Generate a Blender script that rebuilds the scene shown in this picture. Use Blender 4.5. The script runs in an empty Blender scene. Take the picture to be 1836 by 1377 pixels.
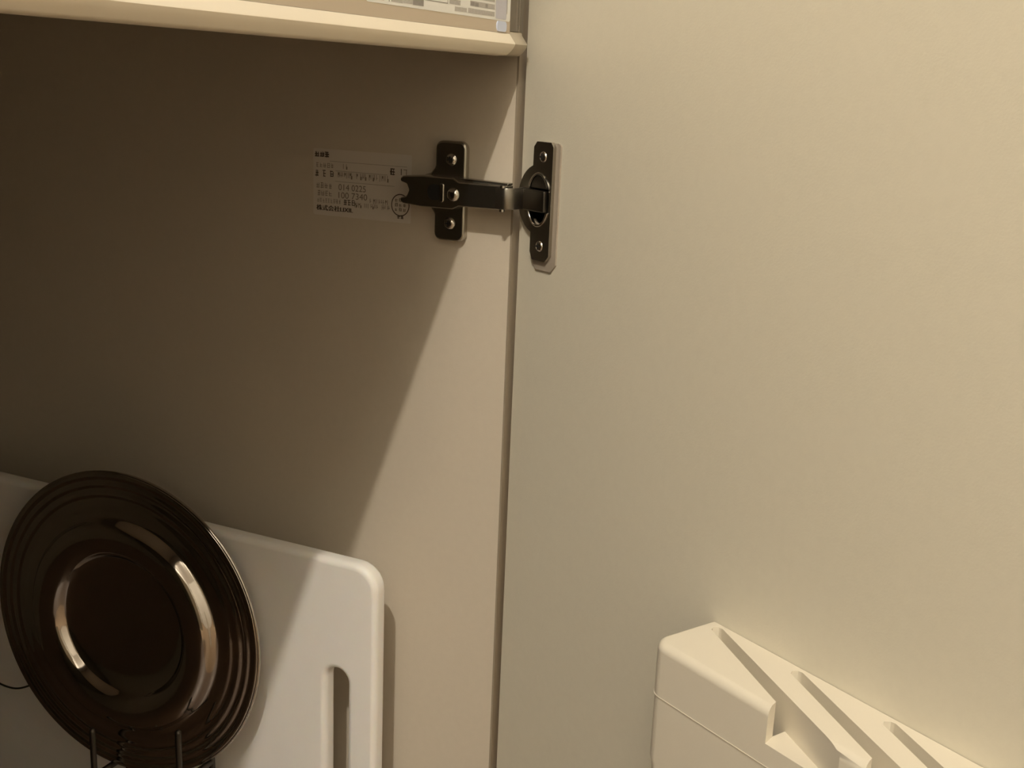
import bpy, bmesh, math, random
from mathutils import Vector, Matrix

scene = bpy.context.scene
COL = scene.collection
random.seed(7)

# ------------------------------------------------------------------ camera
cam_d = bpy.data.cameras.new('camera')
cam_d.sensor_width = 36.0
cam_d.lens = 41.176
cam_d.clip_start = 0.01
cam = bpy.data.objects.new('camera', cam_d)
COL.objects.link(cam)
cam.matrix_world = Matrix(((0.4362, 0.2070, -0.8757, -0.6008),
                           (-0.8989, 0.1446, -0.4136, -0.2876),
                           (0.0410, 0.9676, 0.2492, 0.6600),
                           (0, 0, 0, 1)))
scene.camera = cam

# ------------------------------------------------------------------ world, exposure
world = bpy.data.worlds.new('world')
scene.world = world
world.use_nodes = True
world.node_tree.nodes['Background'].inputs[0].default_value = (0.02, 0.018, 0.015, 1)
world.node_tree.nodes['Background'].inputs[1].default_value = 0.2
vs = scene.view_settings
vs.view_transform = 'Standard'
vs.look = 'None'
vs.exposure = 0.0
vs.gamma = 1.0
vs.use_curve_mapping = False

LAMP_POS = (-1.76, -0.60, 2.36)      # small warm lamp hanging over the worktop side
LAMP_W = 116.0
LAMP_COL = (1.0, 0.915, 0.775)

# ------------------------------------------------------------------ materials
def mat(name, col, rough=0.5, metal=0.0, noise=0.0, nscale=60.0, bump=0.0, bscale=400.0, spec=0.5, sss=0.0, coat=0.0, stretch=None):
    m = bpy.data.materials.new(name)
    m.use_nodes = True
    nt = m.node_tree
    b = nt.nodes['Principled BSDF']
    b.inputs['Base Color'].default_value = (*col, 1)
    b.inputs['Roughness'].default_value = rough
    b.inputs['Metallic'].default_value = metal
    b.inputs['Specular IOR Level'].default_value = spec
    if coat:
        b.inputs['Coat Weight'].default_value = coat
        b.inputs['Coat Roughness'].default_value = 0.1
    if sss:
        b.inputs['Subsurface Weight'].default_value = sss
        b.inputs['Subsurface Radius'].default_value = (1.0, 0.8, 0.6)
        b.inputs['Subsurface Scale'].default_value = 0.004
    tc = nt.nodes.new('ShaderNodeTexCoord')
    mp = nt.nodes.new('ShaderNodeMapping')
    nt.links.new(tc.outputs['Object'], mp.inputs['Vector'])
    if stretch:
        mp.inputs['Scale'].default_value = stretch
    if noise:
        n = nt.nodes.new('ShaderNodeTexNoise')
        n.inputs['Scale'].default_value = nscale
        n.inputs['Detail'].default_value = 4
        nt.links.new(mp.outputs[0], n.inputs['Vector'])
        mx = nt.nodes.new('ShaderNodeMix')
        mx.data_type = 'RGBA'
        mx.inputs[6].default_value = (*[c * (1 - noise) for c in col], 1)
        mx.inputs[7].default_value = (*[min(1, c * (1 + noise)) for c in col], 1)
        nt.links.new(n.outputs['Fac'], mx.inputs[0])
        nt.links.new(mx.outputs[2], b.inputs['Base Color'])
    if bump:
        n2 = nt.nodes.new('ShaderNodeTexNoise')
        n2.inputs['Scale'].default_value = bscale
        n2.inputs['Detail'].default_value = 3
        nt.links.new(mp.outputs[0], n2.inputs['Vector'])
        bp = nt.nodes.new('ShaderNodeBump')
        bp.inputs['Strength'].default_value = bump
        bp.inputs['Distance'].default_value = 0.0006
        nt.links.new(n2.outputs['Fac'], bp.inputs['Height'])
        nt.links.new(bp.outputs[0], b.inputs['Normal'])
    return m

M = {}
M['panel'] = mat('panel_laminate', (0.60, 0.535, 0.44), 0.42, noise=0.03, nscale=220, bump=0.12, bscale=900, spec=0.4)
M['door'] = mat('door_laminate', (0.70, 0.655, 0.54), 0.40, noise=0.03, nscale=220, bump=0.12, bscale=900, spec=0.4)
M['edge'] = mat('edge_band', (0.29, 0.24, 0.18), 0.45, noise=0.05, nscale=120)
M['soak'] = mat('light_soak_board', (0.09, 0.074, 0.048), 0.6, noise=0.04, nscale=40)  # near-black on unseen panels, chosen to soak up bounce light
M['bottom'] = mat('light_soak_bottom', (0.13, 0.085, 0.055), 0.45, noise=0.05, nscale=30)  # unseen cabinet floor, darkened to keep the interior dim
M['rail'] = mat('rail_enamel', (0.62, 0.53, 0.415), 0.30, noise=0.01, nscale=50, spec=0.5)
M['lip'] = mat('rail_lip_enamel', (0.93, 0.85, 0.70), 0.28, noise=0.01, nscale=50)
M['cap'] = mat('rail_cap_plastic', (0.165, 0.14, 0.108), 0.35, noise=0.03, nscale=60)
M['steel'] = mat('polished_steel', (0.55, 0.51, 0.47), 0.08, 1.0, noise=0.02, nscale=20, bump=0.03, bscale=120, stretch=None)
M['nickel'] = mat('nickel_plate', (0.50, 0.475, 0.42), 0.26, 1.0, noise=0.04, nscale=300)
M['link'] = mat('link_steel', (0.30, 0.28, 0.245), 0.32, 1.0, noise=0.04, nscale=300)
M['dark'] = mat('dark_hinge_steel', (0.13, 0.12, 0.105), 0.34, 1.0, noise=0.04, nscale=300)
M['chrome'] = mat('chrome', (0.72, 0.69, 0.64), 0.12, 1.0)
M['black'] = mat('black_recess', (0.012, 0.011, 0.010), 0.6)
M['pad'] = mat('hinge_pad_plastic', (0.37, 0.32, 0.26), 0.45, noise=0.02)
M['board'] = mat('white_polyethylene', (0.92, 0.895, 0.86), 0.42, noise=0.02, nscale=80, bump=0.10, bscale=500, sss=0.35)
M['holder'] = mat('ivory_plastic', (0.80, 0.74, 0.62), 0.45, noise=0.015, nscale=90, bump=0.08, bscale=700)
M['wire'] = mat('dark_wire', (0.10, 0.092, 0.08), 0.38, 1.0, noise=0.05, nscale=200)
M['paper'] = mat('label_paper', (0.93, 0.93, 0.90), 0.5, noise=0.01, nscale=300)
M['film'] = mat('clear_label_film', (0.66, 0.61, 0.545), 0.3, noise=0.02, nscale=300)
M['ink'] = mat('ink_black', (0.07, 0.05, 0.035), 0.6)
M['ink_soft'] = mat('ink_grey', (0.20, 0.165, 0.125), 0.6)
M['ink_pale'] = mat('ink_pale_grey', (0.52, 0.50, 0.47), 0.6, noise=0.25, nscale=900)
M['ink_mid'] = mat('ink_mid_grey', (0.33, 0.31, 0.29), 0.6, noise=0.2, nscale=900)
M['blue'] = mat('pale_blue_glint', (0.70, 0.78, 1.0), 0.25)  # cool reflection put into the colour
M['lilac'] = mat('lilac_glint', (0.62, 0.62, 0.70), 0.3, noise=0.05, nscale=500)
M['wall'] = mat('wall_paint', (0.68, 0.65, 0.59), 0.8, noise=0.03, nscale=8, bump=0.2, bscale=120)
M['ceiling'] = mat('ceiling_paint', (0.85, 0.83, 0.79), 0.9, noise=0.02, nscale=6)
M['floor'] = mat('wood_floor', (0.24, 0.16, 0.09), 0.4, noise=0.2, nscale=7, stretch=(1, 9, 1), bump=0.1, bscale=40)
M['worktop'] = mat('worktop_stone', (0.62, 0.58, 0.52), 0.35, noise=0.2, nscale=180)
M['shade'] = mat('lamp_shade_metal', (0.06, 0.055, 0.05), 0.5, 0.3)
M['bulb'] = mat('bulb_socket', (0.75, 0.72, 0.66), 0.5)

# ------------------------------------------------------------------ helpers
def link(o, parent=None):
    COL.objects.link(o)
    if parent is not None:
        o.parent = parent
    return o

def from_bm(name, bm, mats, parent=None, smooth=None):
    me = bpy.data.meshes.new(name)
    bmesh.ops.recalc_face_normals(bm, faces=bm.faces)
    if smooth is not None:
        for f in bm.faces:
            f.smooth = True
        for e in bm.edges:
            if len(e.link_faces) == 2 and e.calc_face_angle(0) > smooth:
                e.smooth = False
    bm.to_mesh(me)
    bm.free()
    for m in (mats if isinstance(mats, (list, tuple)) else [mats]):
        me.materials.append(m)
    return link(bpy.data.objects.new(name, me), parent)

def empty(name, loc=(0, 0, 0)):
    o = bpy.data.objects.new(name, None)
    o.empty_display_size = 0.05
    o.location = loc
    COL.objects.link(o)
    return o

def tag(o, label=None, cat=None, group=None, kind=None):
    if label: o['label'] = label
    if cat: o['category'] = cat
    if group: o['group'] = group
    if kind: o['kind'] = kind
    return o

def part(o, parent):
    """parent a mesh that was built in world coordinates under a thing's root"""
    o.parent = parent
    mw = Matrix.Identity(4)
    p = parent
    chain = []
    while p is not None:
        chain.append(p.matrix_basis.copy() if p.matrix_parent_inverse == Matrix.Identity(4) else p.matrix_parent_inverse @ p.matrix_basis)
        p = p.parent
    for m in reversed(chain):
        mw = mw @ m
    o.matrix_parent_inverse = mw.inverted()
    return o

def bake(o):
    dg = bpy.context.evaluated_depsgraph_get()
    dg.update()
    me = bpy.data.meshes.new_from_object(o.evaluated_get(dg))
    old = o.data
    o.modifiers.clear()
    o.data = me
    bpy.data.meshes.remove(old)
    me.name = o.name
    return o

def bevel_mod(o, w, seg=3, ang=35):
    m = o.modifiers.new('bevel', 'BEVEL')
    m.width = w
    m.segments = seg
    m.limit_method = 'ANGLE'
    m.angle_limit = math.radians(ang)
    m.harden_normals = False
    return o

def shade(o, ang=35):
    me = o.data
    bm = bmesh.new()
    bm.from_mesh(me)
    for f in bm.faces:
        f.smooth = True
    for e in bm.edges:
        e.smooth = not (len(e.link_faces) == 2 and e.calc_face_angle(0) > math.radians(ang))
    bm.to_mesh(me)
    bm.free()
    return o

def wn(o):
    m = o.modifiers.new('weighted', 'WEIGHTED_NORMAL')
    m.keep_sharp = True
    m.weight = 100
    return o

def cut(o, cutters):
    for c in cutters:
        m = o.modifiers.new('cut', 'BOOLEAN')
        m.operation = 'DIFFERENCE'
        m.solver = 'EXACT'
        m.object = c
    bake(o)
    for c in cutters:
        bpy.data.objects.remove(c, do_unlink=True)
    return o

def prism_bm(poly, frame, a, b, bm=None):
    """poly: list of (p,q); frame(p,q,h) -> world; extruded from h=a to h=b"""
    bm = bm or bmesh.new()
    lo = [bm.verts.new(frame(p, q, a)) for p, q in poly]
    hi = [bm.verts.new(frame(p, q, b)) for p, q in poly]
    bm.faces.new(lo)
    bm.faces.new(list(reversed(hi)))
    n = len(poly)
    for i in range(n):
        j = (i + 1) % n
        bm.faces.new((lo[i], lo[j], hi[j], hi[i]))
    return bm

def prism(name, poly, frame, a, b, m, parent=None, bev=0.0, seg=3, smooth=True):
    o = from_bm(name, prism_bm(poly, frame, a, b), m)
    if bev:
        bevel_mod(o, bev, seg)
        bake(o)
    if smooth:
        shade(o)
    if bev:
        wn(o)
    if parent is not None:
        part(o, parent)
    return o

def box(name, lo, hi, m, parent=None, bev=0.0):
    poly = [(lo[0], lo[1]), (hi[0], lo[1]), (hi[0], hi[1]), (lo[0], hi[1])]
    return prism(name, poly, lambda p, q, h: (p, q, h), lo[2], hi[2], m, parent, bev, 2)

def rrect(x0, y0, x1, y1, r, n=6):
    if not isinstance(r, (list, tuple)):
        r = (r,) * 4
    pts = []
    for (cx, cy, a0, rr) in ((x1 - r[0], y1 - r[0], 0, r[0]), (x0 + r[1], y1 - r[1], 90, r[1]), (x0 + r[2], y0 + r[2], 180, r[2]), (x1 - r[3], y0 + r[3], 270, r[3])):
        if rr == 0:
            pts.append((cx, cy))
            continue
        for k in range(n + 1):
            a = math.radians(a0 + 90 * k / n)
            pts.append((cx + rr * math.cos(a), cy + rr * math.sin(a)))
    return pts

def circle(cx, cy, r, n=32, r2=None):
    return [(cx + r * math.cos(2 * math.pi * k / n), cy + (r2 or r) * math.sin(2 * math.pi * k / n)) for k in range(n)]

def catmull(pts, n=6):
    out = []
    for i in range(len(pts) - 1):
        p0 = pts[max(i - 1, 0)]; p1 = pts[i]; p2 = pts[i + 1]; p3 = pts[min(i + 2, len(pts) - 1)]
        for k in range(n):
            t = k / n
            out.append(tuple(0.5 * ((2 * b) + (-a + c) * t + (2 * a - 5 * b + 4 * c - d) * t * t + (-a + 3 * b - 3 * c + d) * t ** 3) for a, b, c, d in zip(p0, p1, p2, p3)))
    out.append(tuple(pts[-1]))
    return out

def lathe_bm(prof, frame, n=64, bm=None, close=False):
    """prof: list of (r, d); frame(c, s, d) -> world, with c=r cos, s=r sin"""
    bm = bm or bmesh.new()
    rings = []
    for r, d in prof:
        if r < 1e-7:
            rings.append([bm.verts.new(frame(0, 0, d))])
        else:
            rings.append([bm.verts.new(frame(r * math.cos(2 * math.pi * k / n), r * math.sin(2 * math.pi * k / n), d)) for k in range(n)])
    m = len(rings)
    for i in range(m if close else m - 1):
        A, B = rings[i], rings[(i + 1) % m]
        for k in range(n):
            j = (k + 1) % n
            if len(A) == 1 and len(B) == 1:
                continue
            if len(A) == 1:
                bm.faces.new((A[0], B[j], B[k]))
            elif len(B) == 1:
                bm.faces.new((A[k], A[j], B[0]))
            else:
                bm.faces.new((A[k], A[j], B[j], B[k]))
    return bm

def tube_bm(path, r, n=12, bm=None):
    bm = bm or bmesh.new()
    P = [Vector(p) for p in path]
    rings = []
    up = None
    for i, p in enumerate(P):
        t = (P[min(i + 1, len(P) - 1)] - P[max(i - 1, 0)]).normalized()
        if up is None:
            up = t.orthogonal().normalized()
        else:
            up = (up - t * up.dot(t)).normalized()
        s = t.cross(up)
        rings.append([bm.verts.new(p + r * (math.cos(2 * math.pi * k / n) * up + math.sin(2 * math.pi * k / n) * s)) for k in range(n)])
    for A, B in zip(rings, rings[1:]):
        for k in range(n):
            j = (k + 1) % n
            bm.faces.new((A[k], A[j], B[j], B[k]))
    bm.faces.new(list(reversed(rings[0])))
    bm.faces.new(rings[-1])
    return bm

def flat(bm, poly, frame, h, mi=0):
    f = bm.faces.new([bm.verts.new(frame(p, q, h)) for p, q in poly])
    f.material_index = mi
    return f

def text_polys(s, size, squeeze=1.0):
    cu = bpy.data.curves.new('lettering', 'FONT')
    cu.body = s
    cu.size = size
    o = bpy.data.objects.new('lettering', cu)
    COL.objects.link(o)
    dg = bpy.context.evaluated_depsgraph_get()
    dg.update()
    me = bpy.data.meshes.new_from_object(o.evaluated_get(dg))
    vs_ = [(v.co.x * squeeze, v.co.y) for v in me.vertices]
    fs = [list(p.vertices) for p in me.polygons]
    bpy.data.objects.remove(o, do_unlink=True)
    bpy.data.curves.remove(cu)
    bpy.data.meshes.remove(me)
    return vs_, fs

def add_text(bm, s, x, y, width, height, frame, h, mi):
    v, f = text_polys(s, 1.0)
    if not v:
        return
    x0 = min(p[0] for p in v); x1 = max(p[0] for p in v)
    y0 = min(p[1] for p in v); y1 = max(p[1] for p in v)
    vv = [bm.verts.new(frame(x + (p[0] - x0) / (x1 - x0) * width, y + (p[1] - y0) / (y1 - y0) * height, h)) for p in v]
    for q in f:
        try:
            bm.faces.new([vv[i] for i in q]).material_index = mi
        except ValueError:
            pass

def rect(x0, y0, x1, y1):
    return [(x0, y0), (x1, y0), (x1, y1), (x0, y1)]

def glyph(bm, x, y, w, h, frame, lvl, mi, th, rng):
    """an unreadable printed character: a few strokes in a cell"""
    for k in range(rng.choice((2, 3))):
        yy = y + h * (0.08 + 0.38 * k) + rng.uniform(-.04, .04) * h
        a, b = x + w * rng.uniform(0, .2), x + w * rng.uniform(.8, 1)
        flat(bm, rect(a, yy, b, yy + th), frame, lvl, mi)
    for k in range(rng.choice((1, 2))):
        xx = x + w * (rng.uniform(.12, .35) if k == 0 else rng.uniform(.55, .85))
        flat(bm, rect(xx, y + h * rng.uniform(0, .2), xx + th, y + h * rng.uniform(.8, 1)), frame, lvl + 1e-6, mi)

# ------------------------------------------------------------------ the room
X0, X1, Y0, Y1, ZC = -2.7, 1.5, -2.6, 0.66, 2.46
def struct(name, lo, hi, m):
    return tag(box(name, lo, hi, m), kind='structure')
t = 0.08
struct('floor', (X0 - t, Y0 - t, -t), (X1 + t, Y1 + t, 0), M['floor'])
struct('ceiling', (X0 - t, Y0 - t, ZC), (X1 + t, Y1 + t, ZC + t), M['ceiling'])
struct('wall_back', (X0 - t, Y1, 0), (X1 + t, Y1 + t, ZC), M['wall'])
struct('wall_front', (X0 - t, Y0 - t, 0), (X1 + t, Y0, ZC), M['wall'])
struct('wall_left', (X0 - t, Y0, 0), (X0, Y1, ZC), M['wall'])
struct('wall_right', (X1, Y0, 0), (X1 + t, Y1, ZC), M['wall'])

# ------------------------------------------------------------------ lamps
def pendant(pos, watts, radius, label):
    x, y, z = pos
    root = empty('pendant_lamp', (x, y, ZC))
    tag(root, label, 'lamp')
    fr = lambda c, s, d: (x + c, y + s, d)
    part(from_bm('canopy', lathe_bm([(0, ZC), (.05, ZC), (.05, ZC - .012), (.04, ZC - .02), (0, ZC - .02)], fr, 32), M['shade'], smooth=.6), root)
    part(from_bm('cord', tube_bm([(x, y, ZC - .018), (x, y, z + .075)], .003, 8), M['shade']), root)
    part(from_bm('socket', lathe_bm([(0, z + .08), (.018, z + .08), (.02, z + .075), (.02, z + .04), (0, z + .04)], fr, 24), M['bulb'], smooth=.6), root)
    L = bpy.data.lights.new('lamp_bulb', 'POINT')
    L.energy = watts
    L.color = LAMP_COL
    L.shadow_soft_size = radius
    lo = bpy.data.objects.new('lamp_bulb', L)
    lo.location = (x, y, z + .005)
    COL.objects.link(lo)
    part(lo, root)
pendant(LAMP_POS, LAMP_W, 0.022, 'bare bulb pendant hanging from the ceiling near the worktop')

# ------------------------------------------------------------------ the sink cabinet
W_, D_ = 0.90, 0.56
Z0, Z1 = 0.10, 0.795
cab = empty('kitchen_cabinet', (-0.45, 0.28, 0))
tag(cab, 'cream laminate sink cabinet with open doors and a metal hinge', 'cabinet')

# side panel, its front edge banded in a darker strip
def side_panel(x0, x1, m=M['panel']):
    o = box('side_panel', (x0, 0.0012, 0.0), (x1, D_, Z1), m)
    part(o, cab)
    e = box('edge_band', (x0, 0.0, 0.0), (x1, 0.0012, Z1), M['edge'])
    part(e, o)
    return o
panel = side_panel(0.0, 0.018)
side_panel(-W_ - 0.018, -W_, M['soak'])  # unseen left side, dark instead of cream to dim the interior
box('back_panel', (-W_, D_ - .012, Z0), (0, D_, Z1), M['soak'], cab)
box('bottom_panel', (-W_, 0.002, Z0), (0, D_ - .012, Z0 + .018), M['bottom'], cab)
box('toe_kick', (-W_, 0.05, 0.0), (0, 0.062, Z0), M['edge'], cab)

# ---- printed sticker on the side panel
SL = 0.1363
def st(p, q, h):          # p mm from the left edge, q mm from the bottom edge
    return (-h, SL - p * 0.001, 0.5765 + q * 0.001)
rng = random.Random(3)
bm = bmesh.new()
flat(bm, rrect(0, 0, 69.5, 40, 1.2, 4), st, 0.00015, 0)
H1 = 0.0003
for k in range(3):
    for j in range(2):
        glyph(bm, 1.2 + 3.6 * k, 34.9, 3.2, 3.4, st, H1 + j * 3e-6, 1, .55, rng)
for y_, a, b in ((32.8, 12, 66.5), (27.3, 16, 53), (21.0, 16, 58)):
    flat(bm, rect(a, y_, b, y_ + .18), st, H1, 2)
def row(x0, x1, y, h, w, mi, th, gap=.35, prob=1.0):
    x = x0
    while x < x1:
        if rng.random() < prob:
            glyph(bm, x, y, w, h, st, H1, mi, th, rng)
        x += w + gap
def strokes(x0, x1, y, h, mi, step=.95):
    x = x0
    while x < x1:
        if rng.random() < .8:
            hh = h * rng.uniform(.7, 1)
            flat(bm, rect(x, y + h - hh, x + .32, y + h), st, H1, mi)
            if rng.random() < .6:
                flat(bm, rect(x, y + (h - .4) * rng.choice((0, .5, 1)), x + .9, y + (h - .4) * .5 + .35), st, H1 + 2e-6, mi)
        x += step * rng.uniform(.8, 1.3)
row(2, 13, 28.6, 3.2, 2.2, 2, .3, .5)
strokes(18, 26, 28.6, 3.2, 2, 2.0)
glyph(bm, 54.3, 27.4, 4.0, 4.2, st, H1, 1, .5, rng)
glyph(bm, 54.3, 27.4, 4.0, 4.2, st, H1 + 4e-6, 1, .5, rng)
flat(bm, rect(62.2, 28.0, 62.7, 31.6), st, H1, 1)
flat(bm, rect(64.0, 31.0, 66.4, 31.4), st, H1, 2)
flat(bm, rect(65.8, 27.8, 66.2, 31.4), st, H1, 2)
for x_ in (1.4, 6.9, 12.2):
    glyph(bm, x_, 23.2, 2.6, 4.2, st, H1, 1, .5, rng)
strokes(18, 53, 23.0, 3.9, 2, 1.15)
row(2, 14, 16.2, 3.6, 2.6, 2, .35, .5)
add_text(bm, '014 0225', 18.5, 16.0, 19.5, 3.7, st, H1, 2)
row(3, 14, 11.6, 3.4, 2.4, 2, .35, .4)
add_text(bm, '100 7340', 18.5, 11.2, 20.5, 3.7, st, H1, 2)
strokes(41, 54, 9.4, 3.2, 2, 1.3)
row(3, 20, 7.6, 2.8, 1.5, 2, .25, .45)
row(22, 28, 7.2, 3.4, 2.6, 1, .45, .3)
strokes(30, 55, 6.4, 3.0, 2, 1.05)
for j in range(4):
    add_text(bm, '株式会社LIXIL', 2.3 + .13 * j, 2.9, 26.4, 3.3, st, H1 + j * 3e-6, 1)
# round seal
N = 36
for k in range(N):
    a0, a1 = 2 * math.pi * k / N, 2 * math.pi * (k + 1) / N
    flat(bm, [(62.2 + r * math.cos(a), 10.4 + 1.05 * r * math.sin(a)) for r, a in ((5.7, a0), (6.3, a0), (6.3, a1), (5.7, a1))], st, H1, 1)
flat(bm, circle(62.2, 10.4, 5.7, 30), st, H1 - 5e-5, 3)
for k in range(9):
    glyph(bm, 58.3 + 2.8 * (k % 3), 6.6 + 2.8 * (k // 3), 2.1, 2.2, st, H1, 2, .4, rng)
row(60, 65, 2.2, 2.4, 2.2, 1, .45, .3)
sticker = from_bm('spec_sticker', bm, [M['film'], M['ink'], M['ink_soft'], M['film']])
sticker['label'] = 'pale printed sticker with a round seal'
part(sticker, panel)

# ---- rail across the top of the opening
RY = -0.0030
def sweep_x(name, prof, x0, x1, m, parent):
    return prism(name, prof, lambda p, q, h: (h, p, q), x0, x1, m, parent)
rail_prof = [(0.004, 0.795), (RY, 0.795), (RY, 0.6848), (RY - .0033, .6804), (RY - .0036, .6796), (RY - .0032, .6785),
             (RY - .0024, .6773), (RY - .0012, .6759), (RY + .0002, .6747), (RY + .0012, .6739), (0.004, 0.6734)]
face_prof = [(0.004, 0.795), (RY, 0.795), (RY, 0.6849), (0.004, .6849)]
lip_prof = [(0.004, .6848)] + rail_prof[2:]
rail_root = prism('front_rail', face_prof, lambda p, q, h: (h, p, q), -W_ + .0005, -0.0196, M['rail'])
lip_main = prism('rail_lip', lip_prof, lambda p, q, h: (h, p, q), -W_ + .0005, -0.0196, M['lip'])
part(rail_root, cab)
part(lip_main, rail_root)
# dull end cap of the rail with vertical flutes
cap_pl = [(-.0194, .0036), (-.0194, RY + .0002), (-.0130, RY), (-.0118, RY + .0012), (-.0106, RY), (-.0088, RY + .0002), (-.0080, RY + .0012), (-.0070, RY + .0003), (-.0030, RY + .0002), (-.0008, RY + .0012), (-.0005, RY + .004), (-.0005, .0036)]
cap = prism('end_cap', cap_pl, lambda p, q, h: (p, q, h), .6862, .795, M['cap'])
part(cap, rail_root)
cap2_prof = [(p, q) for p, q in rail_prof if q < .6862]
cap2_prof = [(0.0035, .6862)] + [(RY, .6862)] + cap2_prof
lip = prism('lip_end', cap2_prof, lambda p, q, h: (h, p, q), -.0194, -.0035, mat('lip_end_plastic', (0.50, 0.44, 0.34), 0.4, noise=.03))
bevel_mod(lip, .0012, 2, 50); bake(lip); shade(lip)
part(lip, rail_root)

# label on the rail
def rl(p, q, h):
    return (p * 0.001, RY - h, q * 0.001)
bm = bmesh.new()
flat(bm, rrect(-159.5, 690.8, -20.0, 735, 1.5, 4), rl, .00012, 0)
L1 = .00022
def lr(x0, z0, x1, z1, mi, lv=L1):
    flat(bm, rect(x0, z0, x1, z1), rl, lv, mi)
lr(-150.1, 692.2, -145.4, 694.6, 2)
lr(-141.2, 692.0, -140.6, 699, 2)
lr(-139.4, 692.2, -129.5, 696.5, 3)
lr(-129.3, 692.4, -120.8, 696.2, 3)
lr(-120.6, 692.2, -111.0, 695.4, 2, L1 + 1e-5)
lr(-139.4, 697.5, -111.0, 703, 3)
for a, b, c_, d in ((-110.4, 695.0, -88.0, 695.4), (-88.4, 695.0, -88.0, 706), (-110.4, 695.0, -110.0, 706), (-110.4, 705.6, -88, 706)):
    lr(a, b, c_, d, 2)
lr(-86.6, 695.2, -75.5, 697.4, 3)
lr(-86.6, 698.2, -75.5, 704, 3)
lr(-84.4, 697.2, -80.2, 699, 2, L1 + 1e-5)
lr(-81.0, 692.4, -68.8, 694.3, 3)
lr(-67.4, 692.3, -38.5, 694.6, 3)
lr(-65.5, 695.8, -38.5, 698.2, 3)
lr(-64.7, 696.0, -60.9, 697.8, 2, L1 + 1e-5)
lr(-60.5, 695.8, -56.4, 697.6, 2, L1 + 1e-5)
lr(-49.0, 696.0, -46.4, 697.8, 2, L1 + 1e-5)
lr(-45.9, 696.0, -43.6, 697.2, 3, L1 + 1e-5)
lr(-65.5, 699.3, -38.5, 704, 3)
lr(-24.6, 694.5, -24.1, 712, 2, L1 + 6e-5)
sp = from_bm('warning_label', bm, [M['paper'], M['ink'], M['ink_mid'], M['ink_pale']])
sp['label'] = 'white printed label'
part(sp, rail_root)
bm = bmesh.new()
flat(bm, rrect(-37.4, 691.6, -24.8, 735, 1.0, 3), rl, L1 + 4e-5, 0)  # lilac strip painting the bluish reflection across the label
f1 = from_bm('lilac_glint', bm, M['lilac'])
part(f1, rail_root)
bl = prism('blue_glint', rrect(-35.6, 685.4, -24.6, 690.6, 2.0, 4), rl, 0.0, .0006, M['blue'], rail_root)  # thin patch coloured as the bluish reflection on the rail
bl['label'] = 'small pale blue painted reflection'

# ---- doors
ang = math.radians(29.04)
DU = Vector((-math.sin(ang), -math.cos(ang), 0))
ND = Vector((-math.cos(ang), math.sin(ang), 0))
E = Vector((0.004, -0.0025, 0))
def dr(u, z, h):            # right door: u from hinge edge, z up, h out of its inner face
    p = E + u * DU + h * ND
    return (p.x, p.y, z)
DW, DT = 0.445, 0.020
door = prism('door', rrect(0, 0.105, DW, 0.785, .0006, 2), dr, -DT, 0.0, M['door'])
CU, CZ = 0.0212, 0.598
cutter = from_bm('cutter', prism_bm(circle(CU, CZ, .0138, 48), dr, -.0115, .01), M['door'])
cut(door, [cutter])
shade(door)
part(door, cab)
# left door, swung wide open
ang2 = math.radians(100)
def dl(u, z, h):
    d = Vector((math.cos(ang2), -math.sin(ang2), 0))
    n = Vector((math.sin(ang2), math.cos(ang2), 0))
    p = Vector((-W_ - .004, -.0025, 0)) + u * d + h * n
    return (p.x, p.y, z)
prism('door', rrect(0, 0.105, DW, 0.785, .0006, 2), dl, -DT, 0.0, M['door'], cab)

# ---- hinge
hinge = empty('hinge', (-0.01, 0.02, 0.598))
hinge.parent = cab
hinge.matrix_parent_inverse = Matrix.Translation(cab.location).inverted()
HY, HZ = 0.0385, 0.598
def hp(p, q, h):           # p towards the cabinet front, q up, h off the panel
    return (-h, HY - p, HZ + q)
plate_poly = [(0.0100, -.0235), (.0100, -.0105), (.0100, .0105), (.0100, .0235)]
w_ = .0100; hh = .0285; r_ = .0045
pl = []
def arc(cx, cy, r, a0, a1, n=5):
    return [(cx + r * math.cos(math.radians(a0 + (a1 - a0) * k / n)), cy + r * math.sin(math.radians(a0 + (a1 - a0) * k / n))) for k in range(n + 1)]
pl += arc(w_ - r_, hh - r_, r_, 0, 90)
pl += arc(-w_ + r_, hh - r_, r_, 90, 180)
pl += [(-w_, .0135), (-w_ - .003, .0098), (-w_ - .0085, .0080), (-w_ - .0085, -.0080), (-w_ - .003, -.0098), (-w_, -.0135)]
pl += arc(-w_ + r_, -hh + r_, r_, 180, 270)
pl += arc(w_ - r_, -hh + r_, r_, 270, 360)
plate = prism('mounting_plate', pl, hp, 0.0, .0052, M['nickel'], hinge, bev=.0016, seg=3)
# arm: channel over the plate
arm_pl = [(-.0245, .0078), (-.0262, .0066), (-.0262, .0046), (-.0220, .0034), (-.0205, .0), (-.0220, -.0034), (-.0262, -.0046), (-.0262, -.0066), (-.0245, -.0078),
          (-.0120, -.0088), (.0080, -.0088), (.0120, -.0068), (.0405, -.0066), (.0405, .0066), (.0120, .0068), (.0080, .0088), (-.0120, .0088)]
arm = prism('hinge_arm', arm_pl, hp, .0050, .0165, M['nickel'], hinge, bev=.0009, seg=3)
flg = prism('arm_flange', [(.010, .0066), (.0405, .0066), (.0405, .0078), (.0120, .0086), (.010, .0086)], hp, .0060, .0120, M['nickel'], hinge, bev=.0004)
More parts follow.
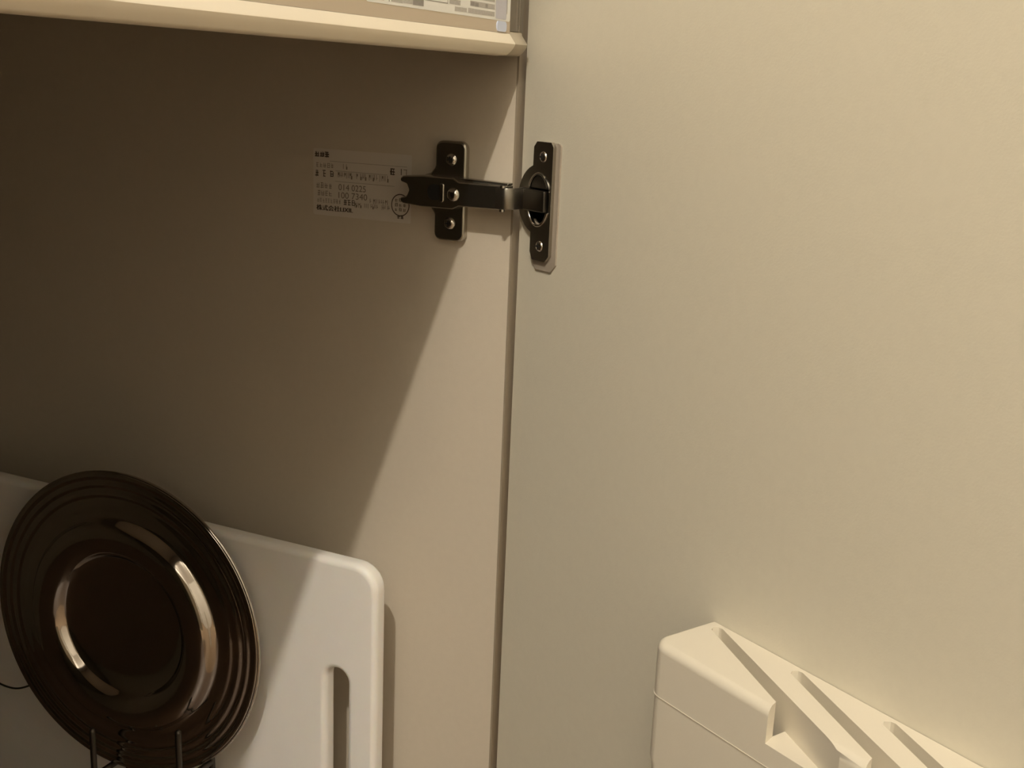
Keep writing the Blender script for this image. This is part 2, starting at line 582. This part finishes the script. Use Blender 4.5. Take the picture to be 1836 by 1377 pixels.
# oval slot, its screw and the fixing screw of the arm
prism('adjusting_slot', rrect(-.0080, -.0045, .0012, .0045, .0038, 6), hp, .0160, .01665, M['black'], hinge)
def screw(frame, parent, r=.0036, hgt=.0016):
    bm = bmesh.new()
    prof = catmull([(0, hgt), (r * .45, hgt * .95), (r * .8, hgt * .62), (r, 0.0)], 4) + [(r, -.001)]
    lathe_bm(prof, frame, 24, bm)
    o = from_bm('screw', bm, M['chrome'], smooth=1.0)
    part(o, parent)
    return o
def cross(frame, lvl, s=.0019, w=.00045):
    bm = bmesh.new()
    for poly in (rect(-s, -w, s, w), rect(-w, -s, w, s)):
        prism_bm(poly, frame, lvl - .0006, lvl, bm)
    return from_bm('screw_recess', bm, M['black'])
for q in (.0180, -.0182):
    fr = lambda c, s, d, q=q: hp(.0005 + c, q + s, .0052 + d)
    screw(fr, hinge)
    part(cross(lambda p, q2, h, q=q: hp(.0005 + p, q + q2, .0052 + h), .00175), hinge)
screw(lambda c, s, d: hp(-.0195 + c, s, .0120 + d), hinge, .0034, .0025)
screw(lambda c, s, d: hp(.0085 + c, -.0005 + s, .0163 + d), hinge, .0040, .0022)
prism('adjusting_washer', rrect(.0000, -.0052, .0025, .0052, .001, 3), hp, .0160, .0172, M['chrome'], hinge, bev=.0003)
# link strip bending into the cup
path = catmull([(-.0148, .0080), (-.0160, .0010), (-.0160, -.0030), (-.0130, -.0058), (-.0080, -.0072), (-.0030, -.0078)], 5)
bm = bmesh.new()
pv = []
for i, p in enumerate(path):
    a = Vector(path[max(i - 1, 0)]); b = Vector(path[min(i + 1, len(path) - 1)])
    tn = (b - a).normalized()
    nn = Vector((tn.y, -tn.x)) * .0009
    pv.append((p[0] + nn.x, p[1] + nn.y, p[0] - nn.x, p[1] - nn.y))
zl, zh = HZ - .0062, HZ + .0056
rings = [[bm.verts.new((a, b, zl)), bm.verts.new((c_, d, zl)), bm.verts.new((c_, d, zh)), bm.verts.new((a, b, zh))] for a, b, c_, d in pv]
for A, B in zip(rings, rings[1:]):
    for k in range(4):
        bm.faces.new((A[k], A[(k + 1) % 4], B[(k + 1) % 4], B[k]))
bm.faces.new(rings[0]); bm.faces.new(list(reversed(rings[-1])))
lk = from_bm('hinge_link', bm, M['link'])
bevel_mod(lk, .0005, 2, 50); bake(lk); shade(lk)
part(lk, hinge)
for zz in (zl - .0012, zh):
    bm = bmesh.new()
    lathe_bm([(0, zz), (.0016, zz), (.0016, zz + .0012), (0, zz + .0012)], lambda c, s, d: (-.0166 + c, -.001 + s, d), 16, bm)
    part(from_bm('pivot_pin', bm, M['chrome'], smooth=.6), hinge)
prism('link_block', [(.0045, -.0064), (.0290, -.0064), (.0290, .0054), (.0045, .0054)], lambda p, q, h: dr(p, CZ + q, h), -.0070, .0056, M['dark'], hinge, bev=.0008)
prism('link_cover', arc(CU + .0015, .0050, .0085, 8, 172, 12), lambda p, q, h: dr(p, CZ + q, h), -.0060, .0040, M['dark'], hinge, bev=.0006)
# flange of the cup, on the door
fl = [(.0148, -.0292), (.0172, -.0335), (.0290, -.0335), (.0325, -.0300), (.0325, .0290), (.0305, .0315), (.0175, .0315), (.0148, .0285), (.0148, .0180)]
n = 14
R_ = .0195
a_top = math.degrees(math.acos((.0148 - CU) / R_))
for k in range(n + 1):
    a = math.radians(a_top + (360 - 2 * a_top) * k / n)
    fl.append((CU + R_ * math.cos(a), R_ * math.sin(a)))
fl_f = lambda p, q, h: dr(p, CZ + q, h)
flange = prism('cup_flange', fl, fl_f, .0010, .0032, M['nickel'])
cutter = from_bm('cutter', prism_bm(circle(CU - .0003, 0, .0098, 40, .0142), fl_f, -.02, .02), M['nickel'])
cut(flange, [cutter])
bevel_mod(flange, .0006, 2, 40); bake(flange); shade(flange); wn(flange)
part(flange, hinge)
pad = [(.0150, -.0350), (.0180, -.0388), (.0320, -.0388), (.0362, -.0345), (.0362, .0300), (.0345, .0312), (.0190, .0308), (.0155, .0270)]
pad_o = prism('flange_pad', pad, fl_f, .0, .0011, M['pad'])
cut(pad_o, [from_bm('cutter', prism_bm(circle(CU - .0003, 0, .0100, 48, .0135), fl_f, -.02, .02), M['pad'])])
shade(pad_o)
part(pad_o, hinge)
cup_prof = [(.0136, .0008), (.0134, -.004), (.0128, -.0082), (.0105, -.0102), (0, -.0105)]
part(from_bm('hinge_cup', lathe_bm(cup_prof, lambda c, s, d: dr(CU + c, CZ + s, d), 48), M['dark'], smooth=.8), hinge)
# raised bow around the cup mouth
bow = [(.0098 * math.cos(a) + CU - .0003, .0142 * math.sin(a)) for a in [math.radians(d_) for d_ in range(205, 336, 8)]]
part(from_bm('cup_rim', tube_bm([dr(p, CZ + q, .0034) for p, q in bow], .0008, 8), M['chrome'], smooth=1.2), hinge)
bow = [(.0098 * math.cos(a) + CU - .0003, .0142 * math.sin(a)) for a in [math.radians(d_) for d_ in range(30, 156, 8)]]
part(from_bm('cup_rim', tube_bm([dr(p, CZ + q, .0034) for p, q in bow], .0008, 8), M['nickel'], smooth=1.2), hinge)
for q in (.0235, -.0252):
    screw(lambda c, s, d, q=q: dr(.0238 + c, CZ + q + s, .0030 + d), hinge, .0032, .0014)
    part(cross(lambda p, q2, h, q=q: dr(.0238 + p, CZ + q + q2, .0030 + h), .00155), hinge)

# ------------------------------------------------------------------ worktop
wt = box('worktop', (-W_ - .03, -.022, .7955), (.03, Y1, .835), M['worktop'], bev=.003)
tag(wt, 'speckled stone worktop lying over the sink cabinet', 'worktop')

# ------------------------------------------------------------------ cutting board
def bd(p, q, h):            # p = y, q = z, h = -x
    return (-h, p, q)
BZ = 0.1215
o = from_bm('cutting_board', prism_bm(rrect(.0570, BZ, .4350, .3757, .016, 7), bd, .0365, .0490), M['board'])
cutter = from_bm('cutter', prism_bm(rrect(.0775, .195, .0935, .3030, .0078, 8), bd, .02, .06), M['board'])
cut(o, [cutter])
bevel_mod(o, .0042, 4, 40); bake(o); shade(o); wn(o)
tag(o, 'large white plastic cutting board with a slot handle standing on edge', 'cutting board')

# ------------------------------------------------------------------ pan lid, seen from its underside
LC = Vector((-0.0741, 0.2341, 0.3068))
LS = 1.0929
lid = empty('pan_lid', LC - Vector((0, 0, .0947 * LS)))
tag(lid, 'round polished steel pan lid standing upright before the white cutting board', 'pan lid')
nrm = Vector((-.9973, -.0712, .0191)).normalized()
e1 = Vector((0, 0, 1)).cross(nrm).normalized()
e2 = nrm.cross(e1)
def lf(c, s, d):
    return LC + LS * (c * e1 + s * e2) + d * nrm
prof = [(.0947, -.0006), (.0940, .0008), (.0920, .0010), (.0895, .0002), (.0870, .0009), (.0845, .0001), (.0815, .0010), (.0785, .0004), (.0750, .0012), (.0710, .0012), (.0680, .0016),
        (.0662, .0030), (.0640, .0062), (.0612, .0080), (.0580, .0084), (.0540, .0080), (.0500, .0071), (.0475, .0061), (.0455, .0043), (.0440, .0023), (.0425, .0009), (.0380, -.0006), (.0280, -.0020), (.0140, -.0030), (.0, -.0032)]
prof = catmull(prof, 4)
prof[-1] = (0, prof[-1][1])
outer = [(max(r, 0), d - .0010) for r, d in reversed(prof)]
bm = lathe_bm(prof + outer, lf, 128)
bmesh.ops.remove_doubles(bm, verts=bm.verts, dist=1e-6)
# close the rim
o = from_bm('lid_disc', bm, M['steel'], smooth=1.3)
part(o, lid)
kn = catmull([(.006, -.0036), (.007, -.008), (.0165, -.012), (.0185, -.0145), (.014, -.0175), (.0, -.0185)], 5)
kn[-1] = (0, -.0185)
part(from_bm('knob', lathe_bm([(0, -.0036)] + kn, lf, 32), M['black'], smooth=1.0), lid)
rim = [lf(.0945 * math.cos(2 * math.pi * k / 128), .0945 * math.sin(2 * math.pi * k / 128), -.0004) for k in range(129)]
part(from_bm('rolled_rim', tube_bm(rim, .0011, 8), M['steel'], smooth=1.2), lid)

# ------------------------------------------------------------------ wire stand under the lid
rack = empty('lid_rack', (-.085, .19, Z0 + .018))
tag(rack, 'dark wire stand holding the steel pan lid', 'rack')
ya, yb = .2482, .1749
PA, PB = .2365, .2570
def prong(x, y, top):
    bm = tube_bm([(x, y, Z0 + .0205), (x, y, top - .0021)], .0021, 10)
    lathe_bm([(.0021 * math.cos(math.radians(d)), top - .0021 + .0021 * math.sin(math.radians(d))) for d in (0, 30, 60)] + [(0, top)], lambda c, s_, d: (x + c, y + s_, d), 10, bm)
    return from_bm('prong', bm, M['wire'], smooth=1.2)
for x in (-.0920, -.0610):
    part(prong(x, ya, PA), rack)
    part(prong(x, yb, PB), rack)
for y in (ya, yb):
    dy = abs(y - LC.y)
    zz = LC.z - math.sqrt(.1052 ** 2 - dy * dy) - .0021
    part(from_bm('cross_wire', tube_bm([(-.0920, y, zz), (-.0610, y, zz)], .0021, 10), M['wire'], smooth=1.2), rack)
    part(from_bm('foot_wire', tube_bm([(-.1200, y, Z0 + .0203), (-.0530, y, Z0 + .0203)], .0021, 10), M['wire'], smooth=1.2), rack)

loop = catmull([(-.061, y_, z_) for y_, z_ in ((ya, .2100), (.270, .2340), (.3075, .2423), (.3297, .2331), (.3412, .2264), (.3504, .2221), (.3584, .2203), (.3679, .2203), (.378, .2221), (.3922, .2236), (.415, .2220), (.430, .2000), (.433, .1600), (.433, Z0 + .0192))], 5)
part(from_bm('side_loop', tube_bm(loop, .0007, 8), M['wire'], smooth=1.2), rack)

# ------------------------------------------------------------------ knife holder on the door
KZ, KS, KH = 0.4100, 0.3835, 0.0395
kroot = empty('knife_holder', dr(.29, .25, 0))
tag(kroot, 'ivory plastic knife holder with slanted slots fixed inside the open door', 'knife holder')
U0, U1 = .1745, .3880
def kf(u, h, z):
    return dr(u, z, h)
def plan(r):
    return rrect(U0, .0004, U1, KH, (r, r, .0008, .0008), 6)
def rings_bm(levels):
    bm = bmesh.new()
    rg = []
    for z, ins, dep, r in levels:
        pts = rrect(U0 + ins, .0004, U1 - ins, dep, (r, r, .0005, .0005), 7)
        rg.append([bm.verts.new(kf(u, h, z)) for u, h in pts])
    for A, B in zip(rg, rg[1:]):
        for k in range(len(A)):
            j = (k + 1) % len(A)
            bm.faces.new((A[k], A[j], B[j], B[k]))
    bm.faces.new(rg[0]); bm.faces.new(list(reversed(rg[-1])))
    return bm
RB = .0042
lv = [(KS, 0, KH, .0085)]
for k in range(0, 7):
    a = math.radians(90 * k / 6)
    i_ = RB * (1 - math.cos(a))
    lv.append((KZ - RB + RB * math.sin(a), i_ * .75, KH - i_, .0085 - i_))
kcap = from_bm('top_cap', rings_bm(lv), M['holder'])
cs = []
for k in range(4):
    s = .0500 * k
    near0, near1 = (.1825 + s, .0078), (.2465 + s, .0326)
    deep = [near0, (.1812 + s, .0056), (.1828 + s, .0032), (.1850 + s, .0028), (.2465 + s, .0248), near1]
    cs.append(from_bm('cutter', prism_bm(deep, kf, KS - .01, KZ + .01), M['holder']))
    notch = [(.2440 + s, .0316), (.2440 + s, .0239), (.2465 + s, .0248), (.2860 + s, .0390), (.2960 + s, .0450), (.2500 + s, .0450), (.2488 + s, .0395), (.2465 + s, .0326)]
    if .2960 + s < U1 + .01:
        cs.append(from_bm('cutter', prism_bm(notch, kf, .3935, KZ + .01), M['holder']))
cut(kcap, cs)
bevel_mod(kcap, .0006, 2, 50); bake(kcap)
shade(kcap, 40); wn(kcap)
part(kcap, kroot)
# body below the seam, narrowing downwards
kb = from_bm('body', rings_bm([(KS, -.00018, KH + .00018, .0085), (KS - .0005, -.00018, KH + .00018, .0085), (KS - .0007, .0002, KH - .0002, .0085), (.3500, .0002, KH - .0002, .0085), (.3470, .0012, KH - .0006, .0085), (.22, .014, KH - .006, .008), (.21, .018, KH - .009, .007)]), M['holder'])
cs = []
for k in range(4):
    s = .0500 * k
    deep = [(.1825 + s, .0078), (.1812 + s, .0056), (.1828 + s, .0032), (.1850 + s, .0028), (.2465 + s, .0248), (.2465 + s, .0326)]
    cs.append(from_bm('cutter', prism_bm(deep, kf, .235, KZ + .01), M['holder']))
cut(kb, cs)
shade(kb, 30); wn(kb)
part(kb, kroot)
